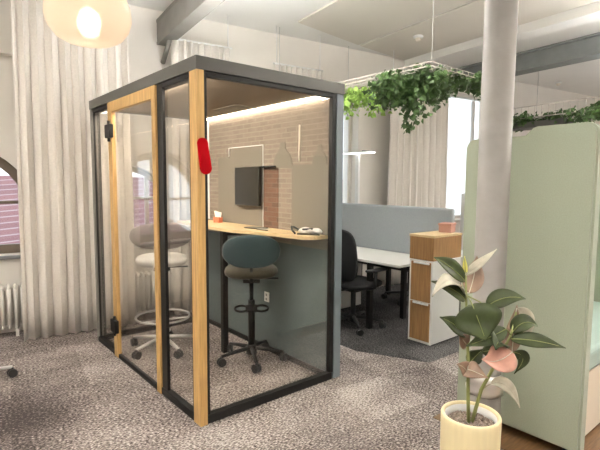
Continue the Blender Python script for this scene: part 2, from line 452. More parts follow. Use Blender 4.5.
# ------------------------------------------------------------------ curtains
def curtain(x0, x1, z0, z1, y, folds, amp, label, seed):
    rnd = random.Random(seed)
    bm = B(); n = folds * 10; rows = 10
    ph = [rnd.uniform(-.5, .5) for _ in range(folds + 2)]
    cols = []
    for i in range(n + 1):
        u = i / n; k = u * folds; ki = int(k)
        p = ph[ki] * (1 - (k - ki)) + ph[ki + 1] * (k - ki)
        a = amp * (0.75 + 0.5 * abs(math.sin(3.1 * k + seed)))
        col_ = []
        for j in range(rows + 1):
            v = j / rows
            spread = 1 + 0.04 * (1 - v)
            yy = y + a * math.sin(2 * PI * k + p * 1.6 + 0.25 * math.sin(3 * v + k)) * (0.8 + 0.35 * (1 - v))
            xx = x0 + (x1 - x0) * (0.5 + (u - .5) * spread) + 0.35 * a * math.sin(4 * PI * k + p)
            col_.append(bm.verts.new((xx, yy, z0 + (z1 - z0) * v)))
        cols.append(col_)
    for A, Bb in zip(cols[:-1], cols[1:]):
        for j in range(rows):
            f = bm.faces.new((A[j], Bb[j], Bb[j + 1], A[j + 1])); f.smooth = True
    o = thing('curtain', label, 'curtain', (0, 0, 0), T)
    c = obj('fabric', bm, M['curtain'], o)
    s = c.modifiers.new('thick', 'SOLIDIFY'); s.thickness = 0.004
    bm = B(); tube(bm, [(x0 - .03, y, z1 + .008), (x1 + .03, y, z1 + .008)], 0.012, 8); obj('rail', bm, M['whitem'], o)
    for x in (x0 + .02, x1 - .02):
        bm = B(); tube(bm, [(x, y, z1 + .01), (x, y, ZC - .001)], 0.005, 6); obj('rail_hanger', bm, M['whitem'], o)
curtain(-0.86, 0.13, 0.015, 3.26, 2.345, 9, 0.04, 'full length beige curtain between the first window and the booth', 1)
curtain(0.60, 1.28, 0.015, 3.05, 2.46, 9, 0.035, 'beige curtain whose top shows over the booth next to the steel beam', 2)
curtain(1.88, 2.56, 0.015, 2.96, 2.46, 9, 0.035, 'beige curtain whose top shows over the far booth edge, midway along', 3)
curtain(3.76, 4.93, 0.015, 3.00, 2.42, 9, 0.045, 'wide beige curtain hanging behind the desk screen', 4)

# ------------------------------------------------------------------ radiators
def radiator(x0, n, y, label):
    t = thing('radiator', label, 'radiator', R(x0, y, 0), T)
    p = 0.058
    bm = B()
    for i in range(n):
        x = i * p
        for dy in (-0.045, 0.045):
            tube(bm, [(x, dy, 0.10), (x, dy, 0.48)], 0.019, 10)
        ellipsoid(bm, (x, 0, 0.48), (0.024, 0.07, 0.035), 10, 8); ellipsoid(bm, (x, 0, 0.10), (0.024, 0.07, 0.035), 10, 8)
    obj('fin_column', bm, M['rad'], t)
    bm = B(); tube(bm, [(-0.03, 0, 0.48), ((n - 1) * p + .03, 0, 0.48)], 0.02, 10); tube(bm, [(-0.03, 0, 0.10), ((n - 1) * p + .03, 0, 0.10)], 0.02, 10)
    obj('header_pipe', bm, M['rad'], t)
    for x in (p, (n - 2) * p):
        bm = B(); box(bm, x - .015, x + .015, -.06, .06, 0, 0.075); obj('foot', bm, M['rad'], t)
radiator(-1.98, 20, YW - .12, 'white column radiator under the brown framed window')
radiator(-0.25, 20, YW - .12, 'white column radiator seen through the booth under its window')

# ------------------------------------------------------------------ the view outside
h = thing('neighbouring_house', 'house with red tiled roof outside the window', 'house', R(0, 0, -6))
bm = B()
v = [R(-9, 11, 4.8), R(14, 10, 4.8), R(14, 16.5, 7.7), R(-7.5, 16.5, 7.7), R(-11, 16.5, 4.8)]
vs = [bm.verts.new(p - R(0, 0, 0)) for p in v]; bm.faces.new((vs[0], vs[1], vs[2], vs[3])); bm.faces.new((vs[0], vs[3], vs[4]))
o = obj('roof', bm, M['roof'], h); s = o.modifiers.new('t', 'SOLIDIFY'); s.thickness = 0.15
bm = B(); box(bm, -9, 13.8, 11.2, 16.4, 0, 4.9); o = obj('house_wall', bm, M['wall'], h, rotz=T)
bm = B(); box(bm, -40, 40, 3.3, 60, -6.2, -6.0); struct('ground', bm, mat('outdoor_ground', (0.25, 0.27, 0.2), 0.9))
def bare_tree(x, y, label, seed):
    rnd = random.Random(seed)
    t = thing('bare_tree', label, 'tree', R(x, y, -6))
    bm = B(); tube(bm, [(0, 0, 0), (0.1, 0, 4), (0, 0.1, 8)], [0.25, 0.18, 0.1], 8); obj('trunk', bm, mat('bark', (0.12, 0.10, 0.09), 0.9), t)
    bm = B()
    def br(p, d, l, r, k):
        q = p + d * l; tube(bm, [p, (p + q) / 2 + Vector((rnd.uniform(-.1, .1) * l, 0, 0.05 * l)), q], [r, r * .8, r * .5], 5)
        if k:
            for _ in range(3):
                e = (d + Vector((rnd.uniform(-.9, .9), rnd.uniform(-.9, .9), rnd.uniform(-.2, .6)))).normalized(); br(p + (q - p) * rnd.uniform(.5, 1), e, l * .62, r * .5, k - 1)
    for i in range(9):
        a = i * 2.4; br(Vector((0, 0, 5.5 + i * .3)), Vector((math.cos(a), math.sin(a), .8)).normalized(), 2.0, .06, 3)
    obj('branches', bm, M['frame'], t)
bare_tree(-4.2, 19, 'bare winter tree outside the brown framed window', 5)
bare_tree(1.2, 21, 'bare winter tree outside the window behind the booth', 6)

# ------------------------------------------------------------------ the booth
W, D, H = 1.214, 2.07, 2.25
bt = thing('meeting_booth', 'small glazed meeting booth with oak door frame and charcoal roof edge', 'booth')
def part(name, m, *boxes, parent=bt, bev=0.003, label=None):
    bm = B()
    for b_ in boxes: box(bm, *b_, bev)
    return obj(name, bm, m, parent, label=label)
# roof edge: a hollow ring so the lined ceiling shows from inside
bm = B()
ring_o = [Vector((-.004, -.004, 2.172)), Vector((W + .004, -.004, 2.172)), Vector((W + .004, D + .004, 2.172)), Vector((-.004, D + .004, 2.172))]
ring_i = [Vector((.05, .05, 2.172)), Vector((W - .09, .05, 2.172)), Vector((W - .09, D - .05, 2.172)), Vector((.05, D - .05, 2.172))]
prism(bm, ring_o, (0, 0, 0.078), [ring_i]); obj('roof_edge', bm, M['charcoal'], bt)
part('ceiling_lining', M['taupe'], (.05, W - .09, .05, D - .05, 2.174, 2.225))
part('roof_panel', M['charcoal'], (.0, W, .0, D, 2.226, 2.249))
part('air_vent', M['olive'], (.84, 1.04, .92, 1.30, 2.168, 2.1738), label='square pale air vent in the booth ceiling')
part('roof_batten', M['oak_dark'], (.07, W - .1, .06, .10, 2.150, 2.1738), label='brown wooden batten along the booth ceiling')
part('corner_post', M['oak'], (-.004, .047, -.006, .085, 0.0, 2.171), label='light oak corner post')
M['edge'] = mat('warm_grey_lacquer', (0.19, 0.175, 0.155), 0.5)
part('rear_post', M['edge'], (0, .05, D - .045, D, 0, 2.171), (W - .09, W, D - .02, D, 0, 2.171))
# floor rails
part('floor_rail', M['black'], (.052, 1.126, .0, .05, 0, .055), label='black floor rail under the front glass')
part('floor_rail', M['black'], (.0, .045, .088, .587, 0, .05)); part('floor_rail', M['black'], (.0, .045, 1.56, D - .045, 0, .05))
part('floor_rail', M['black'], (.05, W - .09, D - .045, D, 0, .05)); part('floor_rail', M['black'], (1.10, 1.13, .05, D - .05, 0, .035))
# front glass
part('front_frame', M['black'], (.047, .072, .008, .045, .05, 2.171), (1.106, 1.145, .008, .045, .05, 2.171), (.072, 1.106, .008, .045, 2.138, 2.171))
part('front_pane', M['glass'], (.068, 1.11, .020, .030, .05, 2.14), bev=0)
# near side pane
f = part('side_frame', M['black'], (.008, .04, .088, .118, .05, 2.171), (.008, .03, .50, .587, .05, 2.171), (.008, .04, .118, .50, 2.14, 2.171))
part('side_pane', M['glass'], (.020, .028, .115, .503, .045, 2.135), bev=0)
f = part('side_frame', M['black'], (.008, .04, 1.57, 1.60, .05, 2.171), (.012, .03, D - .052, D - .045, .05, 2.171), (.008, .04, 1.6, D - .06, 2.14, 2.171))
part('side_pane', M['glass'], (.020, .028, 1.598, D - .058, .045, 2.135), bev=0)
part('rear_frame', M['black'], (.05, .075, D - .04, D - .01, .05, 2.171), (W - .115, W - .09, D - .04, D - .01, .05, 2.171))
part('rear_pane', M['glass'], (.073, W - .113, D - .029, D - .020, .045, 2.15), bev=0)
# door
dr = part('door', M['oak'], (-.006, .026, .588, .652, .0, 2.171), (-.006, .026, 1.475, 1.565, .0, 2.171), (-.006, .026, .652, 1.475, 2.085, 2.171), label='light oak door frame with full height glass')
part('door_pane', M['glass'], (.006, .014, .648, 1.479, .03, 2.09), parent=dr, bev=0)
part('door_sill', M['black'], (-.002, .024, .652, 1.475, .0, .035), parent=dr)
for z in (1.93, 0.285):
    hg = part('hinge', M['black'], (-.042, -.0065, 1.425, 1.545, z - .055, z + .055), parent=dr, bev=0.006, label='black door hinge')
for z in (1.93, 0.285):
    bm = B(); tube(bm, [(-.026, 1.485, z - .085), (-.026, 1.485, z + .085)], 0.012, 10); obj('hinge_pin', bm, M['black'], dr)
# right hand wall of the booth
part('side_wall', M['greyblue'], (1.145, W, .0, D - .02, 0, 2.171), label='solid grey blue side wall')
part('wall_lining', M['brick'], (1.128, 1.144, .05, D - .05, 1.0, 2.173), bev=0, label='washed brick patterned lining above the desk')  # pale brick pattern over the upper part of the wall
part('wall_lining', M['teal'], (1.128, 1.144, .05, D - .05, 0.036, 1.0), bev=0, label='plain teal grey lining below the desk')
part('bare_brick_strip', M['brickd'], (1.124, 1.1275, .69, .905, 1.11, 1.655), bev=0, label='dark red brick strip beside the monitor')  # same brick pattern in a darker red
# flat olive panel with two lamp shaped tops, laid on the lining
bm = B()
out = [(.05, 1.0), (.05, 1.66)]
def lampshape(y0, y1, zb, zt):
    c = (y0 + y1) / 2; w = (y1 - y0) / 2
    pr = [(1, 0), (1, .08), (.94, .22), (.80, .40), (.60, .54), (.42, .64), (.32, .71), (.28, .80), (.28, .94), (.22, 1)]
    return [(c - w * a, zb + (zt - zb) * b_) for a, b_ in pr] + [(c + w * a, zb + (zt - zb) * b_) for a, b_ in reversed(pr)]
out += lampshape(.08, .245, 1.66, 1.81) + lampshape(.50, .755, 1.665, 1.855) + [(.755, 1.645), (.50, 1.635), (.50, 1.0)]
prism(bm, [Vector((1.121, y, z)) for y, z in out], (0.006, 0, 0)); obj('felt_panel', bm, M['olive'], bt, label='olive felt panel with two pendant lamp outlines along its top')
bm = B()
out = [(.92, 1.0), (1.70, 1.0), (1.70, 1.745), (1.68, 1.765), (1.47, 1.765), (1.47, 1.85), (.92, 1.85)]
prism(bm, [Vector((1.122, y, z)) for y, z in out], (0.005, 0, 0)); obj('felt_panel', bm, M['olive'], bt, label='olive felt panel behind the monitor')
part('white_edging', M['white'], (1.118, 1.124, .907, .913, 1.08, 1.85), (1.118, 1.124, .907, 1.49, 1.846, 1.853), (1.118, 1.124, 1.484, 1.49, 1.768, 1.85), bev=0)  # strips draw the reflection of a white frame in the glass
part('white_edging', M['white'], (1.118, 1.127, 1.89, 1.93, 1.13, 2.14), bev=0)
bm = B(); tube(bm, [(1.118, .405, 1.69), (1.118, .40, 1.98)], 0.007, 8); obj('light_cord', bm, M['cream'], bt)  # thin pale upright line on the wall
part('light_strip', M['led'], (1.100, 1.127, .05, 1.96, 2.163, 2.1738), bev=0, label='glowing warm light strip along the booth ceiling')
sk = part('power_socket', M['white'], (1.118, 1.128, .82, .89, .44, .53), bev=0.004, label='small white power socket below the desk')
for z in (.455, .495): part('socket_hole', M['sill'], (1.1165, 1.1185, .845, .865, z, z + .02), parent=sk, bev=0)

cv = part('cove_housing', M['charcoal'], (.0505, .0525, .12, D - .12, 2.132, 2.1735), (.0505, .118, .12, .123, 2.132, 2.1735), (.0505, .118, D - .123, D - .12, 2.132, 2.1735), bev=0)  # hidden fill light added to brighten the booth interior
bm = B(); prism(bm, [Vector((.053, .124, 2.136)), Vector((.053, .124, 2.1735)), Vector((.112, .124, 2.1735))], (0, D - .248, 0)); obj('cove_light', bm, M['led2'], bt, label='warm light concealed behind the roof edge')
# flat rounded red shape on the post
bm = B(); n = 16
cen = [(0.030, 1.742), (0.050, 1.602)]
pts = []
for i in range(n + 1): a = i / n * PI - 0.1; pts.append((cen[0][0] + 0.036 * math.cos(a), cen[0][1] + 0.036 * math.sin(a)))
for i in range(n + 1): a = PI - 0.1 + i / n * PI; pts.append((cen[1][0] + 0.040 * math.cos(a), cen[1][1] + 0.040 * math.sin(a)))
prism(bm, [Vector((x, -.012, z)) for x, z in pts], (0, 0.006, 0))
tag(obj('red_sign', bm, M['red']), 'rounded red tag stuck on the oak corner post of the booth', 'sign')

# desk inside the booth
dk = thing('shelf_desk', 'narrow oak shelf desk with wavy edge inside the booth', 'desk', (1.118, 1.0, 0))
edge = [(.80, 1.99), (.78, 1.7), (.765, 1.4), (.755, 1.1), (.76, .85), (.83, .62), (.89, .42), (.905, .25), (.92, .12), (.98, .055)]
sm = []
for (a, b_) in zip(edge[:-1], edge[1:]):
    for k in range(4): sm.append((a[0] + (b_[0] - a[0]) * k / 4, a[1] + (b_[1] - a[1]) * k / 4))
sm.append(edge[-1])
ol = [(1.117, .055), (1.117, 1.99)] + sm
bm = B(); prism(bm, [Vector((x - 1.118, y - 1.0, 1.092)) for x, y in ol], (0, 0, 0.026)); obj('tabletop', bm, M['oak_top'], dk)
bm = B(); box(bm, -.36, -.31, .0, .05, 0, 1.091, .004); obj('leg', bm, M['black'], dk)
bm = B(); box(bm, -.33, -.001, .005, .045, 1.05, 1.091, .003); obj('bracket', bm, M['black'], dk)

# monitor
tv = thing('monitor', 'dark wall monitor on the booth wall above the desk', 'monitor', (1.12, 1.10, 1.48))
bm = B(); box(bm, -.055, -.025, -.20, .20, -.175, .178, .006); obj('display', bm, M['tv'], tv)
bm = B(); box(bm, -.026, -.0005, -.08, .08, -.08, .08); obj('wall_mount', bm, M['black'], tv)
bm = B(); box(bm, -.040, -.004, -.39, -.202, .166, .182, .002); obj('speaker_bar', bm, M['black'], tv)

# things on the booth desk
zt = 1.119
cd = thing('card_holder', 'orange card holder with white leaflet on the booth desk', 'card holder', (1.02, 1.535, zt), 0.3)
bm = B(); box(bm, -.03, .03, -.035, .035, 0, .055, .003); obj('holder_box', bm, M['orange'], cd)
bm = B(); prism(bm, [Vector((-.006, -.035, .05)), Vector((-.006, .03, .05)), Vector((-.006, .045, .115)), Vector((-.006, -.045, .10))], (.012, 0, 0)); obj('leaflet', bm, M['paper'], cd)
pn = obj('tablet', (lambda b: (box(b, -.06, .06, -.09, .09, 0, .008, .003), b)[1])(B()), M['tv'], None, (.99, .83, zt), 0.2); tag(pn, 'flat dark tablet lying on the booth desk below the monitor', 'tablet')
bm = B(); tube(bm, [(-.02, -.07, .004), (.0, 0, .004), (.03, .07, .004)], .004, 8); tag(obj('ballpoint_pen', bm, M['blackp'], None, (.93, .66, zt), 0.4), 'dark pen lying on the booth desk beside the tablet', 'pen')
bm = B(); tube(bm, [(0, -.05, .004), (0, .06, .004)], .004, 8); tag(obj('ballpoint_pen', bm, M['whitem'], None, (.98, .70, zt), 0.9), 'white pen lying on the booth desk beside the tablet', 'pen')
bg = thing('cloth_bag', 'crumpled black and white cloth bag on the booth desk', 'bag', (1.03, .20, zt), 0.5)
bm = B(); ellipsoid(bm, (0, -.03, .024), (.045, .10, .024), 20, 12)
for v_ in bm.verts: v_.co += Vector((0.008 * math.sin(v_.co.y * 70), 0.006 * math.sin(v_.co.x * 90), 0.010 * math.sin(v_.co.y * 48 + v_.co.x * 60) * (v_.co.z > .012)))
obj('bag_body', bm, M['paper'], bg)
bm = B(); tube(bm, [(-.04, .08, .006), (-.03, .11, .03), (0, .13, .055), (.03, .115, .05), (.02, .07, .03), (-.02, .02, .04), (-.03, -.06, .046)], .008, 8); obj('strap', bm, M['blackp'], bg)
bm = B(); tube(bm, [(-.046, .06, .006), (-.052, -.02, .009), (-.045, -.12, .008)], .008, 8); obj('trim_band', bm, M['stoolseat'], bg)

# ------------------------------------------------------------------ stools and chairs
def caster_bm(p, a, r=0.032):
    bm = B(); d = Vector((-math.sin(a), math.cos(a), 0))
    p = Vector((p[0], p[1], r))
    for s in (-1, 1):
        c = p + d * (0.016 * s)
        tube(bm, [c - d * .009, c + d * .009], r, 16)
    tube(bm, [p, p + Vector((0, 0, r + .012))], 0.011, 8); tube(bm, [p - d * .02, p + d * .02], .009, 8)
    return bm
def star_base(t, m, r=0.27, ang=0.0, z=0.085, cr=0.032, cm=None):
    bm = B()
    lathe(bm, [(0, .06), (.045, .06), (.045, .12), (.032, .14), (0, .14)], 20)
    for k in range(5):
        a = ang + k * 2 * PI / 5
        tube(bm, [(0.02 * math.cos(a), 0.02 * math.sin(a), .11), (r * .55 * math.cos(a), r * .55 * math.sin(a), .098), (r * math.cos(a), r * math.sin(a), z - .005)], [.020, .017, .012], 8)
    obj('base', bm, m, t)
    for k in range(5):
        a = ang + k * 2 * PI / 5
        obj('caster', caster_bm((r * math.cos(a), r * math.sin(a)), a + 0.6 * k, cr), cm or M['blackp'], t)

def stool(name_label, loc, face, back_m, seat_m, metal, base_a, ring, seat_z, back_z, bw, bh, ringstyle, r):
    """face: direction the sitter looks, local +x"""
    t = thing('bar_stool', name_label, 'stool', loc, face)
    bm = B(); ellipsoid(bm, (0.0, 0, seat_z), (.205, .225, .055), 28, 12, .72); obj('seat', bm, seat_m, t)
    bm = B()
    ellipsoid(bm, (0, 0, 0), (.026, bw / 2, bh / 2), 32, 16, .86)
    for v_ in bm.verts:
        y = v_.co.y; v_.co.x += 0.9 * y * y - 0.05 * (v_.co.z / bh); v_.co += Vector((-.21, 0, back_z))
    obj('backrest', bm, back_m, t)
    bm = B(); tube(bm, [(-.02, 0, seat_z - .055), (-.17, 0, seat_z - .05), (-.185, 0, seat_z + .02), (-.178, 0, back_z - .02)], [.022, .020, .014, .010], 8); obj('back_support', bm, M['blackp'], t)
    bm = B(); box(bm, -.11, .09, -.07, .07, seat_z - .085, seat_z - .05, .008); tube(bm, [(0.03, .06, seat_z - .07), (0.03, -.23, seat_z - .075)], .008, 8); obj('tilt_mechanism', bm, M['blackp'], t)
    bm = B(); tube(bm, [(0, 0, .12), (0, 0, seat_z - .25)], .029, 16); tube(bm, [(0, 0, seat_z - .26), (0, 0, seat_z - .07)], .018, 14); obj('gas_column', bm, metal, t)
    bm = B()
    if ringstyle == 'ring':
        tube(bm, [(.235 * math.cos(a), .235 * math.sin(a), ring) for a in [2 * PI * i / 40 for i in range(40)]], .010, 8, closed=True)
        for k in range(3):
            a = base_a + k * 2 * PI / 3; tube(bm, [(.02 * math.cos(a), .02 * math.sin(a), ring - .03), (.235 * math.cos(a), .235 * math.sin(a), ring)], .008, 8)
    else:
        for s in (-1, 1):
            pts = []
            for i in range(24):
                a = 2 * PI * i / 24
                pts.append((0.0 + .05 * math.sin(a) , s * (.085 + .055 * math.cos(a)), ring + .012 * math.sin(a)))
            tube(bm, pts, .010, 8, closed=True)
        tube(bm, [(0, -.05, ring), (0, .05, ring)], .034, 12)
    obj('foot_ring', bm, metal, t)
    star_base(t, metal, r, base_a, cr=.034)
    return t
camdir = math.atan2(2.1, 3.3)
stool('bar stool with teal oval back and olive seat at the booth desk', (.866, .722, 0), 0.98, M['stoolteal'], M['stoolseat'], M['black'], 2.02, .45, .775, .965, .47, .275, 'loops', .275)
stool('bar stool with grey oval back and chrome base near the booth window', (.395, 1.455, 0), 1.16, M['stoolgrey'], M['stoolpale'], M['chrome'], 2.31, .30, .82, 1.055, .52, .235, 'ring', .30)

def task_chair(loc, rz, label, group=None, ba=0.3):
    t = thing('task_chair', label, 'chair', loc, rz, group)
    bm = B(); ellipsoid(bm, (.02, 0, .47), (.24, .24, .04), 24, 10, .6); obj('seat', bm, M['blackmesh'], t)
    bm = B(); ellipsoid(bm, (0, 0, 0), (.022, .22, .27), 24, 14, .55)
    for v_ in bm.verts: v_.co.x += .5 * v_.co.y ** 2 - .12 * v_.co.z; v_.co += Vector((-.235, 0, .79))
    obj('backrest', bm, M['blackmesh'], t)
    bm = B(); tube(bm, [(-.05, 0, .43), (-.2, 0, .43), (-.27, 0, .52), (-.275, 0, .80)], [.03, .028, .024, .02], 8); obj('back_support', bm, M['blackp'], t)
    for s in (-1, 1):
        bm = B(); tube(bm, [(0, s * .18, .43), (.0, s * .27, .46), (.0, s * .28, .63)], .018, 8); box(bm, -.12, .14, s * .28 - .04, s * .28 + .04, .63, .655, .01); obj('armrest', bm, M['blackp'], t)
    bm = B(); tube(bm, [(0, 0, .12), (0, 0, .42)], .026, 12); box(bm, -.1, .1, -.1, .1, .39, .435, .01); obj('gas_column', bm, M['blackp'], t)
    star_base(t, M['blackp'], .30, ba)
    return t
t1 = task_chair((2.24, .84, 0), 0.05, 'black task chair at the white desk next to the booth')
t1.scale = (1.05, 1.05, 1.0)
t2 = copy_tree(t1); t2.location = R(3.35, 1.95); t2.location = (3.62, 1.15, 0); t2.rotation_euler.z = PI; t2['label'] = 'black task chair glimpsed under the desk beyond the grey screen'

wc = thing('office_chair', 'white office chair with black casters at the picture edge by the radiator', 'chair', (-1.10, 1.55, 0), 0)
star_base(wc, M['whitem'], .33, .15)
bm = B(); tube(bm, [(0, 0, .12), (0, 0, .42)], .026, 12); obj('gas_column', bm, M['chrome'], wc)
bm = B(); ellipsoid(bm, (-.03, 0, .47), (.21, .22, .045), 24, 10, .6); obj('seat', bm, M['stoolpale'], wc)
bm = B(); ellipsoid(bm, (-.23, 0, .80), (.025, .22, .26), 24, 12, .55); obj('backrest', bm, M['stoolpale'], wc)
bm = B(); tube(bm, [(-.05, 0, .42), (-.22, 0, .42), (-.262, 0, .52), (-.265, 0, .8)], .02, 8); obj('back_support', bm, M['whitem'], wc)

# ------------------------------------------------------------------ the open office
def desk(x0, x1, y0, y1, label):
    t = thing('office_desk', label, 'desk', ((x0 + x1) / 2, (y0 + y1) / 2, 0))
    a, b_ = (x1 - x0) / 2, (y1 - y0) / 2
    bm = B(); box(bm, -a, a, -b_, b_, .705, .73, .003); obj('tabletop', bm, M['white'], t)
    for sx in (-1, 1):
        for sy in (-1, 1):
            bm = B(); box(bm, sx * (a - .06) - .025, sx * (a - .06) + .025, sy * (b_ - .42) - .025, sy * (b_ - .42) + .025, 0, .704); obj('leg', bm, M['black'], t)
    bm = B(); box(bm, -a + .10, -a + .14, -b_ + .03, b_ - .03, .66, .704); obj('frame_rail', bm, M['black'], t)
    bm = B(); box(bm, .1, .3, -b_ + .2, b_ - .2, .60, .66); obj('cable_tray', bm, M['black'], t)
desk(2.258, 2.945, .26, 1.95, 'white desk with blue grey screen behind it, beside the booth')
desk(3.02, 3.72, .26, 1.95, 'white desk on the far side of the blue grey screen')
bm = B(); box(bm, 2.955, 3.01, .14, 1.95, .62, 1.262, .025, seg=4)
tag(obj('desk_screen', bm, M['screenblue']), 'blue grey felt screen standing along the white desk', 'desk screen')
pd = thing('pedestal', 'white drawer pedestal beneath the white desk next to the task chair', 'pedestal', (2.75, 1.55, 0))
bm = B(); box(bm, -.17, .17, -.2, .2, .02, .6, .004); obj('body', bm, M['white'], pd)
for z0 in (.05, .24, .42):
    bm = B(); box(bm, -.185, -.171, -.19, .19, z0, z0 + .165, .003); obj('drawer', bm, M['white'], pd)
# cabinet
cb = thing('drawer_cabinet', 'tall white cabinet with oak drawer fronts at the end of the desk', 'cabinet', (2.335, -.06, 0))
bm = B(); box(bm, .012, .47, .0, .255, .012, .80, .003); obj('body', bm, M['white'], cb)
bm = B(); box(bm, .005, .47, .0, .265, .803, 1.018, .003); obj('upper_box', bm, M['oak_dark'], cb, label='oak veneered top box')
bm = B(); box(bm, .0, .475, -.004, .27, 1.019, 1.04, .003); obj('cabinet_top', bm, M['oak_top'], cb)
bm = B(); box(bm, -.004, .011, .018, .237, .41, .785, .002); d1 = obj('drawer', bm, M['oak_dark'], cb)
bm = B(); box(bm, -.02, -.005, .03, .20, .768, .785, .002); obj('handle', bm, M['whitem'], d1)
bm = B(); box(bm, -.004, .011, .018, .237, .035, .40, .002); d2 = obj('drawer', bm, M['oak_dark'], cb)
bm = B(); box(bm, -.02, -.005, .03, .20, .385, .402, .002); obj('handle', bm, M['whitem'], d2)
bm = B(); box(bm, .0, .011, .0, .016, .012, .80); box(bm, .0, .011, .239, .255, .012, .80); box(bm, .0, .011, .016, .239, .787, .80); box(bm, .0, .011, .016, .239, .012, .034); obj('front_frame', bm, M['white'], cb)
bm = B(); tube(bm, [(.40, -.001, .12), (.40, -.006, .12)], .028, 20); obj('lock', bm, M['chrome'], cb)
bx = thing('storage_box', 'small dusty pink box on top of the drawer cabinet', 'box', (2.745, .065, 1.041), 0.25)
bm = B(); box(bm, -.075, .075, -.06, .06, 0, .075, .004); obj('box_body', bm, M['pinkbox'], bx)
bm = B(); box(bm, -.08, .08, -.065, .065, .07, .09, .004); obj('lid', bm, M['pinkbox'], bx)

# desk lamp: upright with a horizontal light bar
dl = thing('desk_lamp', 'white upright desk lamp with horizontal glowing light bar', 'lamp', (3.3, 1.80, .731))
bm = B(); box(bm, -.12, .12, -.12, .12, 0, .015, .004); obj('lamp_base', bm, M['whitem'], dl)
bm = B(); box(bm, -.016, .016, -.03, .03, .015, 1.2, .004); obj('pole', bm, M['whitem'], dl)
bm = B(); box(bm, -.05, .05, -.27, .24, 1.185, 1.2, .004); lb = obj('lamp_head', bm, M['whitem'], dl)
bm = B(); box(bm, -.045, .045, -.26, .23, 1.178, 1.186); obj('light_bar', bm, M['tube'], lb)
bm = B(); tube(bm, [(0, 0, 0), (-.22, 0, 0)], .016, 8); tag(obj('wall_hook', bm, M['sill'], None, R(3.72, 2.735, 1.985), T), 'short dark rail on the wall beside the wide curtain', 'hook')

# shelf beyond the desks
sh = thing('open_shelf', 'white open shelf with boxes standing before the far window', 'shelf', R(5.62, 2.25, 0), T)
bm = B()
for x in (-.30, 0.02, .38): box(bm, x - .012, x + .012, -.15, .15, 0, 1.36)
for z in (.05, .40, .75, 1.06, 1.348): box(bm, -.30, .38, -.15, .15, z - .012, z + .012)
obj('shelf_frame', bm, M['white'], sh)
bm = B(); box(bm, -.18, .18, -.13, .13, 0, .20, .006); tag(obj('box', bm, M['oak_dark'], None, R(5.82, 2.24, 1.073), T), 'brown box in the top compartment of the far white shelf', 'box')
for v_ in ():
    pass
bm = B(); box(bm, -.10, .10, -.12, .12, 0, .11, .006); tag(obj('box', bm, M['steel_beam2'], None, R(5.47, 2.24, 1.073), T), 'dark grey box in the top compartment of the far white shelf', 'box')
bm = B(); lathe(bm, [(0, 0), (.05, 0), (.06, .05), (.045, .09), (0, .095)], 16); tag(obj('bowl', bm, M['blackp'], None, R(5.72, 2.24, 1.361)), 'small dark pot on top of the far white shelf', 'pot')

# ------------------------------------------------------------------ ivy on hanging grids
def hanging_grid(x0, x1, y0, y1, z, label, rz=0.0, hh=.055, step=.10):
    t = thing('hanging_grid', label, 'hanging grid', (0, 0, 0), rz)
    bm = B(); r = .006
    for zz in (z, z + hh):
        tube(bm, [(x0, y0, zz), (x1, y0, zz), (x1, y1, zz), (x0, y1, zz)], r, 6, closed=True)
    x = x0
    while x <= x1 + 1e-6:
        tube(bm, [(x, y0, z), (x, y1, z)], .004, 5); 
        for yy in (y0, y1): tube(bm, [(x, yy, z), (x, yy, z + hh)], .004, 5)
        x += step
    y = y0
    while y <= y1 + 1e-6:
        tube(bm, [(x0, y, z), (x1, y, z)], .004, 5)
        for xx in (x0, x1): tube(bm, [(xx, y, z), (xx, y, z + hh)], .004, 5)
        y += step
    obj('wire_lattice', bm, M['grid'], t)
    for (x, y) in ((x0, y0), (x1, y0), (x0, y1), (x1, y1)):
        bm = B(); tube(bm, [(x, y, z), (x, y, 3.40)], .0035, 6); obj('cable', bm, M['cable'], t)
hanging_grid(2.25, 3.45, -.04, 2.15, 2.545, 'pale wire grid hung from the ceiling beside the booth', 0.0, .035)

def leaf_geo(bm, p, d, nrm, l, w):
    d = d.normalized(); s = d.cross(nrm)
    if s.length < 1e-3: s = Vector((1, 0, 0))
    s.normalize(); n = s.cross(d)
    P = lambda a, b_, c: bm.verts.new(p + d * (a * l) + s * (b_ * w) + n * (c * w))
    b0 = P(0, 0, 0); m1 = P(.45, 0, -.12); tp = P(1, 0, -.25)
    l1 = P(.05, .42, .12); l2 = P(.42, .5, .1); r1 = P(.05, -.42, .12); r2 = P(.42, -.5, .1)
    for q in ((b0, m1, l2, l1), (m1, tp, l2), (b0, r1, r2, m1), (m1, r2, tp)): bm.faces.new(q)

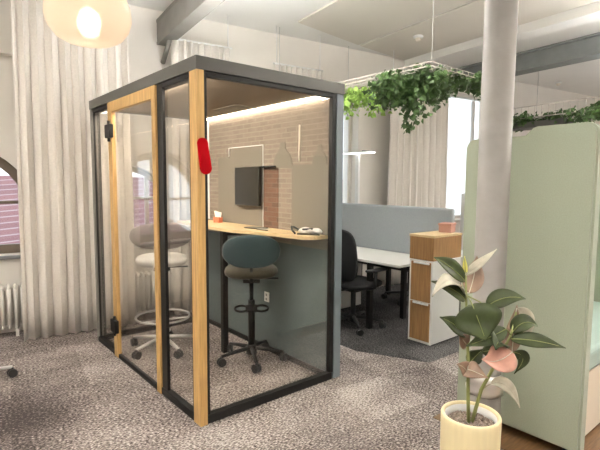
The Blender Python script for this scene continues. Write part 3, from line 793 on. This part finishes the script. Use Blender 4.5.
def ivy(label, strands, m, seed, leaf=.06, dens=38, group=None):
    """strands: (start point, sideways vector, drop length, spread)"""
    rnd = random.Random(seed)
    t = thing('trailing_ivy', label, 'ivy', strands[0][0], 0, group)
    o0 = Vector(strands[0][0])
    lb_, sb = B(), B()
    for st, side, drop, spread in strands:
        st = Vector(st); side = Vector(side); n = 8
        path = []
        for i in range(n + 1):
            u = i / n
            path.append(st + side * (1 - (1 - u) ** 2) + Vector((rnd.uniform(-.02, .02), rnd.uniform(-.02, .02), .03 * (1 - u) - drop * u ** 1.6)) - o0)
        tube(sb, path, .0035, 5)
        k = int(dens * (side.length + drop + .1))
        for j in range(k):
            u = rnd.random(); i = min(int(u * n), n - 1); f_ = u * n - i
            p = path[i].lerp(path[i + 1], f_)
            off = Vector((rnd.gauss(0, spread), rnd.gauss(0, spread), rnd.gauss(0, spread * .6)))
            d = Vector((rnd.uniform(-1, 1), rnd.uniform(-1, 1), rnd.uniform(-1.0, .3)))
            nn = Vector((rnd.uniform(-1, 1), rnd.uniform(-1, 1), rnd.uniform(.2, 1)))
            s = leaf * rnd.uniform(.65, 1.25)
            leaf_geo(lb_, p + off, d, nn, s, s * .95)
    for f_ in lb_.faces: f_.smooth = False
    fo = obj('foliage', lb_, m, t); fo['kind'] = 'stuff'; vs_ = obj('vine_stem', sb, M['vine'], t); vs_['kind'] = 'stuff'
    return t
rnd = random.Random(3)
S = []
for i in range(26):
    S.append(((rnd.uniform(2.27, 2.72), rnd.uniform(.02, .62), 2.505), (rnd.uniform(-.14, .12), rnd.uniform(-.2, .2), 0), rnd.uniform(.06, .26), .05))
S += [((2.40, .20, 2.57), (-.03, .02, 0), .56, .022), ((2.37, .12, 2.57), (-.03, -.02, 0), .46, .022), ((2.46, .36, 2.57), (.03, .05, 0), .50, .022)]
ivy('thick dark green ivy trailing from the near corner of the wire grid', S, M['ivyd'], 11, .052, 150)
S = [((rnd.uniform(2.72, 3.15), rnd.uniform(-.06, .2), 2.52), (rnd.uniform(-.1, .12), rnd.uniform(-.1, .1), 0), rnd.uniform(.03, .14), .035) for i in range(10)]
S += [((3.0, -.05, 2.57), (.03, -.02, 0), .24, .025)]
ivy('thin dark ivy strand on the wire grid next to the round column', S, M['ivyd'], 12, .05, 130)
S = [((rnd.uniform(2.35, 2.8), rnd.uniform(.75, 2.0), 2.50), (rnd.uniform(-.1, .1), rnd.uniform(-.2, .2), 0), rnd.uniform(.05, .24), .05) for i in range(20)]
ivy('bright lime green ivy trailing from the wire grid beside the booth', S, M['ivyl'], 13, .052, 120)

hanging_grid(5.45, 6.55, -.9, 1.95, 2.47, 'pale wire grid with ivy beyond the column, above the green sofa', T, .16, .10)
S = [(tuple(R(rnd.uniform(5.45, 5.75), rnd.uniform(-.8, 1.9), 2.48)), (rnd.uniform(-.1, .1), rnd.uniform(-.2, .2), 0), rnd.uniform(.04, .16), .05) for i in range(34)]
ivy('dark green ivy in a long row above the green sofa', S, M['ivyd'], 14, .065, 95)
bm = B(); box(bm, 5.47, 5.75, .9, 1.85, 2.33, 2.42, .01); tag(obj('planter_trough', bm, M['charcoal'], None, None, T), 'dark trough below the ivy row next to the column', 'planter')

# ------------------------------------------------------------------ sofa with tall side panel
sf = thing('high_back_sofa', 'high backed sofa with sage green side panel beside the column', 'sofa', (1.38, -1.3, 0))
bm = B()
def rnd_corner(cx, cz, r, a0, a1, n=7): return [(cx + r * math.cos(a0 + (a1 - a0) * i / n), cz + r * math.sin(a0 + (a1 - a0) * i / n)) for i in range(n + 1)]
r_ = .06
ol = [(-.355, .06), (.385, .06)] + rnd_corner(.385 - r_, 1.79 - r_, r_, 0, PI / 2) + [(.06, 1.79)] + [(.02, 1.792), (-.02, 1.83), (-.045, 1.838)] + rnd_corner(-.355 + r_, 1.838 - r_, r_, PI / 2, PI)
prism(bm, [Vector((0, y, z)) for y, z in ol], (.085, 0, 0))
bmesh.ops.bevel(bm, geom=[e for e in bm.edges if e.is_boundary is False and len(e.link_faces) == 2 and e.calc_face_angle(0) > 1.2 and abs(e.verts[0].co.x - e.verts[1].co.x) < 1e-4], offset=.012, segments=2, affect='EDGES')
obj('side_panel', bm, M['sage'], sf, label='tall sage green side panel with stepped top')
bm = B(); box(bm, .086, 1.62, .30, .375, .06, 1.79, .02); obj('backrest', bm, M['turq'], sf)
bm = B(); box(bm, 1.621, 1.705, -.355, .385, .06, 1.79, .02); obj('side_panel', bm, M['sage'], sf)
bm = B(); box(bm, .09, 1.615, -.30, .295, .43, .56, .03, seg=3); obj('seat_cushion', bm, M['turq'], sf)
bm = B(); box(bm, .09, 1.615, -.285, .295, .03, .425, .004); obj('base', bm, M['cream'], sf, label='cream wooden base')
for x in (.04, 1.66):
    for y in (-.28, .30):
        bm = B(); tube(bm, [(x, y, 0.004), (x, y, .065)], .022, 12); obj('foot', bm, M['black'], sf)

# ------------------------------------------------------------------ potted rubber plant
pp = Vector((.497, -1.513, 0))
pt = thing('potted_rubber_plant', 'rubber plant with dark and pinkish leaves in a tall cream pot', 'plant', pp)
bm = B(); lathe(bm, [(r * .955, z * .955) for r, z in [(0, 0), (.118, 0), (.124, .01), (.130, .52), (.1305, .545), (.127, .552), (.118, .552), (.114, .545), (.113, .50), (0, .50)]], 48)
obj('pot', bm, M['pot'], pt)
bm = B(); lathe(bm, [(.107, .46), (.107, .517), (.104, .517), (.102, .46)], 40, closed=True); obj('pot_liner', bm, M['potin'], pt)
bm = B(); lathe(bm, [(0, .488), (.1, .484), (.1, .479), (0, .479)], 32)
for i in range(420):
    a = rnd.uniform(0, 2 * PI); q = .094 * math.sqrt(rnd.random()); s = rnd.uniform(.004, .007)
    ellipsoid(bm, (q * math.cos(a), q * math.sin(a), .489), (s, s * rnd.uniform(.7, 1), s * .8), 6, 4)
o = obj('clay_granules', bm, M['soil'], pt); o['kind'] = 'stuff'
STEM1 = [(0.488, -1.51, 0.482), (0.481, -1.505, 0.633), (0.479, -1.501, 0.765), (0.483, -1.487, 0.914), (0.487, -1.475, 1.042), (0.492, -1.468, 1.14)]
STEM2 = [(0.498, -1.518, 0.482), (0.524, -1.541, 0.633), (0.555, -1.57, 0.723), (0.592, -1.592, 0.8), (0.635, -1.606, 0.87), (0.667, -1.609, 0.966)]
for s_ in (STEM1, STEM2):
    bm = B(); tube(bm, [Vector(p) - pp for p in s_], [.0085, .008, .007, .006, .005, .004], 8); obj('stem', bm, M['stem'], pt)
LEAVES = [('g', [(0.487, -1.468, 1.102), (0.414, -1.439, 1.166), (0.347, -1.404, 1.211)], 0.03), ('c', [(0.488, -1.466, 1.127), (0.521, -1.514, 1.182), (0.56, -1.565, 1.245)], 0.015), ('p', [(0.524, -1.467, 1.044), (0.572, -1.46, 1.112), (0.606, -1.452, 1.196)], 0.0343), ('y', [(0.491, -1.469, 1.127), (0.49, -1.463, 1.166), (0.491, -1.459, 1.208)], 0.0077), ('c', [(0.463, -1.479, 1.055), (0.373, -1.462, 1.12), (0.273, -1.451, 1.062)], 0.0257), ('g', [(0.482, -1.474, 1.021), (0.407, -1.456, 1.076), (0.316, -1.415, 1.115)], 0.03), ('G', [(0.459, -1.52, 1.017), (0.459, -1.554, 0.948), (0.458, -1.588, 0.877)], 0.074), ('g', [(0.553, -1.536, 0.992), (0.585, -1.597, 1.038), (0.633, -1.663, 1.039)], 0.0321), ('g', [(0.484, -1.493, 0.872), (0.417, -1.47, 0.923), (0.353, -1.438, 0.962)], 0.03), ('p', [(0.625, -1.619, 0.801), (0.656, -1.609, 0.888), (0.681, -1.605, 0.993)], 0.0257), ('c', [(0.681, -1.605, 0.98), (0.721, -1.621, 0.914), (0.733, -1.628, 0.823)], 0.0343), ('g', [(0.624, -1.612, 0.856), (0.669, -1.701, 0.861), (0.728, -1.793, 0.843)], 0.0257), ('g', [(0.61, -1.595, 0.898), (0.521, -1.563, 0.869), (0.43, -1.517, 0.842)], 0.03), ('k', [(0.596, -1.633, 0.811), (0.507, -1.614, 0.788), (0.442, -1.583, 0.803)], 0.0471), ('p', [(0.458, -1.514, 0.731), (0.438, -1.548, 0.742), (0.466, -1.6, 0.722)], 0.03), ('p', [(0.466, -1.51, 0.71), (0.446, -1.503, 0.739), (0.415, -1.488, 0.759)], 0.0257), ('c', [(0.549, -1.571, 0.664), (0.572, -1.63, 0.668), (0.599, -1.676, 0.581)], 0.0214), ('g', [(0.641, -1.607, 0.793), (0.679, -1.642, 0.768), (0.646, -1.622, 0.699)], 0.0214), ('g', [(0.499, -1.495, 0.741), (0.539, -1.499, 0.764), (0.586, -1.509, 0.791)], 0.0257), ('g', [(0.623, -1.588, 0.823), (0.607, -1.54, 0.791), (0.584, -1.496, 0.775)], 0.0343), ('p', [(0.479, -1.493, 0.829), (0.449, -1.491, 0.857), (0.428, -1.483, 0.89)], 0.0257), ('g', [(0.60, -1.595, 0.82), (0.545, -1.60, 0.86), (0.50, -1.61, 0.835)], 0.035), ('g', [(0.64, -1.61, 0.88), (0.66, -1.65, 0.93), (0.70, -1.69, 0.915)], 0.03), ('p', [(0.592, -1.592, 0.80), (0.62, -1.56, 0.84), (0.66, -1.54, 0.83)], 0.03), ('g', [(0.482, -1.49, 0.87), (0.52, -1.50, 0.91), (0.57, -1.52, 0.90)], 0.032)]
LM = {'g': 'leafg', 'G': 'leafg', 'c': 'leafc', 'p': 'leafp', 'k': 'leafk', 'y': 'leafy'}
def bez(a, b_, c, t):
    # curve through the middle point
    ctrl = b_ * 2 - (a + c) / 2
    return a * (1 - t) ** 2 + ctrl * 2 * t * (1 - t) + c * t * t
for i, (k, P, w) in enumerate(LEAVES):
    P = [Vector(p) - pp for p in P]
    ax = (P[2] - P[0]).normalized()
    # the blade spreads across its midrib, tipped a little towards the camera
    toward = Vector((-.80, -.50, .30) if k == 'G' else (-.62, -.42, .62)).normalized()
    side = ax.cross(toward).normalized()
    bm = B(); n = 14; mcols = 6; rows = []
    stems = sorted((Vector(q) - pp for q in STEM1 + STEM2), key=lambda q: (q - P[0]).length)
    for a in range(n + 1):
        t = a / n
        c = bez(P[0], P[1], P[2], t)
        dt = (bez(P[0], P[1], P[2], min(1, t + .02)) - bez(P[0], P[1], P[2], max(0, t - .02))).normalized()
        s = (side - dt * side.dot(dt)).normalized(); nn = s.cross(dt)
        if nn.dot(toward) < 0: nn = -nn
        prof = (math.sin(PI * min(1, t ** .80 * .97 + .03))) ** (.8 if t < .45 else 1.1)
        ww = max(w * prof * 1.3, .0015)
        row = []
        for b_ in range(-3, 4):
            u = b_ / 3
            row.append(bm.verts.new(c + s * (ww * u) + nn * (ww * ((.14 if k == 'G' else .28) * abs(u) + .05 * math.sin(9 * t + 2 * u + i)))))
        rows.append(row)
    for A, Bb in zip(rows[:-1], rows[1:]):
        for j in range(6):
            f_ = bm.faces.new((A[j], A[j + 1], Bb[j + 1], Bb[j])); f_.smooth = True
    lf = obj('leaf', bm, M[LM[k]], pt)
    if k in 'ckp': lf['label'] = {'c': 'cream mottled leaf', 'k': 'salmon pink leaf', 'p': 'brownish pink leaf'}[k]
    s = lf.modifiers.new('thick', 'SOLIDIFY'); s.thickness = .0016
    bm = B(); tube(bm, [stems[0].lerp(P[0], .02), stems[0].lerp(P[0], .6) + Vector((0, 0, .004)), P[0]] + [bez(*P, q / 8) + toward * .0012 for q in range(1, 8)], [.003, .003, .0026] + [.0022 - .0002 * q for q in range(7)], 6)
    obj('midrib', bm, M['stem'] if k in 'gyG' else M['leafc'], lf)

# ------------------------------------------------------------------ lamps
pl = thing('pendant_lamp', 'glowing round opal glass pendant lamp near the curtain', 'lamp', (-.752, -.572, 2.043))
bm = B()
pr = [(r * .93, z * .93) for r, z in [(0.0, .0), (.05, .001), (.095, .010), (.130, .030), (.156, .065), (.168, .105), (.164, .15), (.148, .195), (.118, .24), (.080, .27), (.04, .285), (.03, .286)]]
lathe(bm, pr, 40)
def shade_mat():
    m = bpy.data.materials.new('opal_glass'); m.use_nodes = True
    nt = m.node_tree; nt.nodes.clear(); L = nt.links.new
    o = nt.nodes.new('ShaderNodeOutputMaterial')
    t = nt.nodes.new('ShaderNodeBsdfTranslucent'); t.inputs['Color'].default_value = (.93, .80, .66, 1)
    d = nt.nodes.new('ShaderNodeBsdfPrincipled'); d.inputs['Base Color'].default_value = (.85, .76, .60, 1); d.inputs['Roughness'].default_value = .25
    mx = nt.nodes.new('ShaderNodeMixShader'); mx.inputs[0].default_value = .4
    L(t.outputs[0], mx.inputs[1]); L(d.outputs[0], mx.inputs[2])
    rf = nt.nodes.new('ShaderNodeBsdfRefraction'); rf.inputs['IOR'].default_value = 1.08; rf.inputs['Roughness'].default_value = .55
    m2 = nt.nodes.new('ShaderNodeMixShader'); m2.inputs[0].default_value = .30
    L(mx.outputs[0], m2.inputs[1]); L(rf.outputs[0], m2.inputs[2]); L(m2.outputs[0], o.inputs['Surface'])
    return m
obj('lamp_shade', bm, shade_mat(), pl)
bm = B(); ellipsoid(bm, (0.0, 0.0, .085), (.04, .04, .05), 16, 10); obj('light_bulb', bm, M['bulb'], pl)
bm = B(); lathe(bm, [(0, .265), (.032, .265), (.032, .33), (.012, .345), (0, .345)], 20); obj('lamp_cap', bm, M['charcoal'], pl)
bm = B(); tube(bm, [(0, 0, .34), (0, 0, 1.37)], .004, 6); obj('cord', bm, M['blackp'], pl)

def fill_luminaire(x, y, rz, label, l=1.5, z=3.05, down=True, up=True):  # unseen lamps added to brighten the room
    t = thing('linear_ceiling_lamp', label, 'ceiling lamp', R(x, y, z), T + rz)
    bm = B(); box(bm, -l / 2, l / 2, -.06, .06, -.025, .025, .004); obj('lamp_housing', bm, M['whitem'], t)
    if down: bm = B(); box(bm, -l / 2 + .02, l / 2 - .02, -.05, .05, -.030, -.0255); obj('diffuser', bm, M['lum'], t)
    if up: bm = B(); box(bm, -l / 2 + .02, l / 2 - .02, -.05, .05, .0255, .030); obj('uplight', bm, M['lumup'] if up is True else up, t)
    for s in (-1, 1):
        bm = B(); tube(bm, [(s * l * .4, 0, .02), (s * l * .4, 0, ZC - z - .002)], .003, 6); obj('cable', bm, M['cable'], t)
fill_luminaire(-2.25, 0.25, PI / 2, 'linear ceiling lamp over the aisle beside the window curtain')
fill_luminaire(-1.6, -2.6, PI / 2, 'linear ceiling lamp hung over the open floor')
fill_luminaire(0.6, -3.6, 0, 'linear ceiling lamp hung across the front of the room')
fill_luminaire(3.3, -2.4, PI / 2, 'linear ceiling lamp hung beside the sofa')
fill_luminaire(5.5, -1.1, PI / 2, 'linear ceiling lamp hung beyond the sofa next to the grey beam', 2.4, 2.75, True, M['lumsoft'])
fill_luminaire(8.2, -0.9, PI / 2, 'linear ceiling lamp hung deep in the office', 2.4, 2.7, True, M['lumsoft'])
fill_luminaire(4.3, -1.6, PI / 2, 'linear ceiling lamp hung behind the sofa, nearer the column', 2.0, 2.9)
fill_luminaire(1.35, 0.35, PI / 2, 'short ceiling lamp close to the ceiling above the booth', 1.2, 3.28)
def roof_fill_bar(x, y, l, label):  # hidden upward light added to brighten the ceiling
    t = thing('uplight', label, 'uplight', (x, y, 2.2495), 0)
    bm = B(); box(bm, -.05, .05, -l / 2, l / 2, 0, .04, .004); obj('lamp_housing', bm, M['charcoal'], t)
    bm = B(); box(bm, -.04, .04, -l / 2 + .02, l / 2 - .02, .0402, .044); obj('diffuser', bm, M['lumroof'], t)
roof_fill_bar(.4, .75, 1.2, 'uplight bar lying on the booth roof along the door side')
roof_fill_bar(1.0, .75, 1.2, 'uplight bar lying on the booth roof along the wall side')

# ------------------------------------------------------------------ sky
w = bpy.data.worlds.new('sky'); sc.world = w; w.use_nodes = True
bgd = w.node_tree.nodes['Background']; bgd.inputs['Color'].default_value = (.84, .92, 1.0, 1); bgd.inputs['Strength'].default_value = 0.95

# ------------------------------------------------------------------ camera
cam = bpy.data.cameras.new('camera'); co = bpy.data.objects.new('camera', cam); C.objects.link(co)
yaw, pit, roll = 0.873378105, 0.0899091682, 0.00637613404
fw = Vector((math.cos(yaw) * math.cos(pit), math.sin(yaw) * math.cos(pit), -math.sin(pit)))
rt = Vector((math.sin(yaw), -math.cos(yaw), 0)); up = rt.cross(fw)
r2 = rt * math.cos(roll) + up * math.sin(roll); u2 = -rt * math.sin(roll) + up * math.cos(roll)
mw = Matrix((r2, u2, -fw)).transposed().to_4x4(); mw.translation = Vector((-1.32145758, -2.52411159, 1.51558365))
co.matrix_world = mw
cam.sensor_width = 36; cam.lens = 467.438724 / 600 * 36; cam.clip_start = .05; cam.clip_end = 200
sc.camera = co
sc.view_settings.view_transform = 'Standard'; sc.view_settings.look = 'None'; sc.view_settings.gamma = 1
sc.view_settings.use_curve_mapping = False
sc.view_settings.exposure = 1.53
sc.cycles.use_denoising = True
sc.cycles.transparent_max_bounces = 32
sc.cycles.max_bounces = 10; sc.cycles.diffuse_bounces = 5
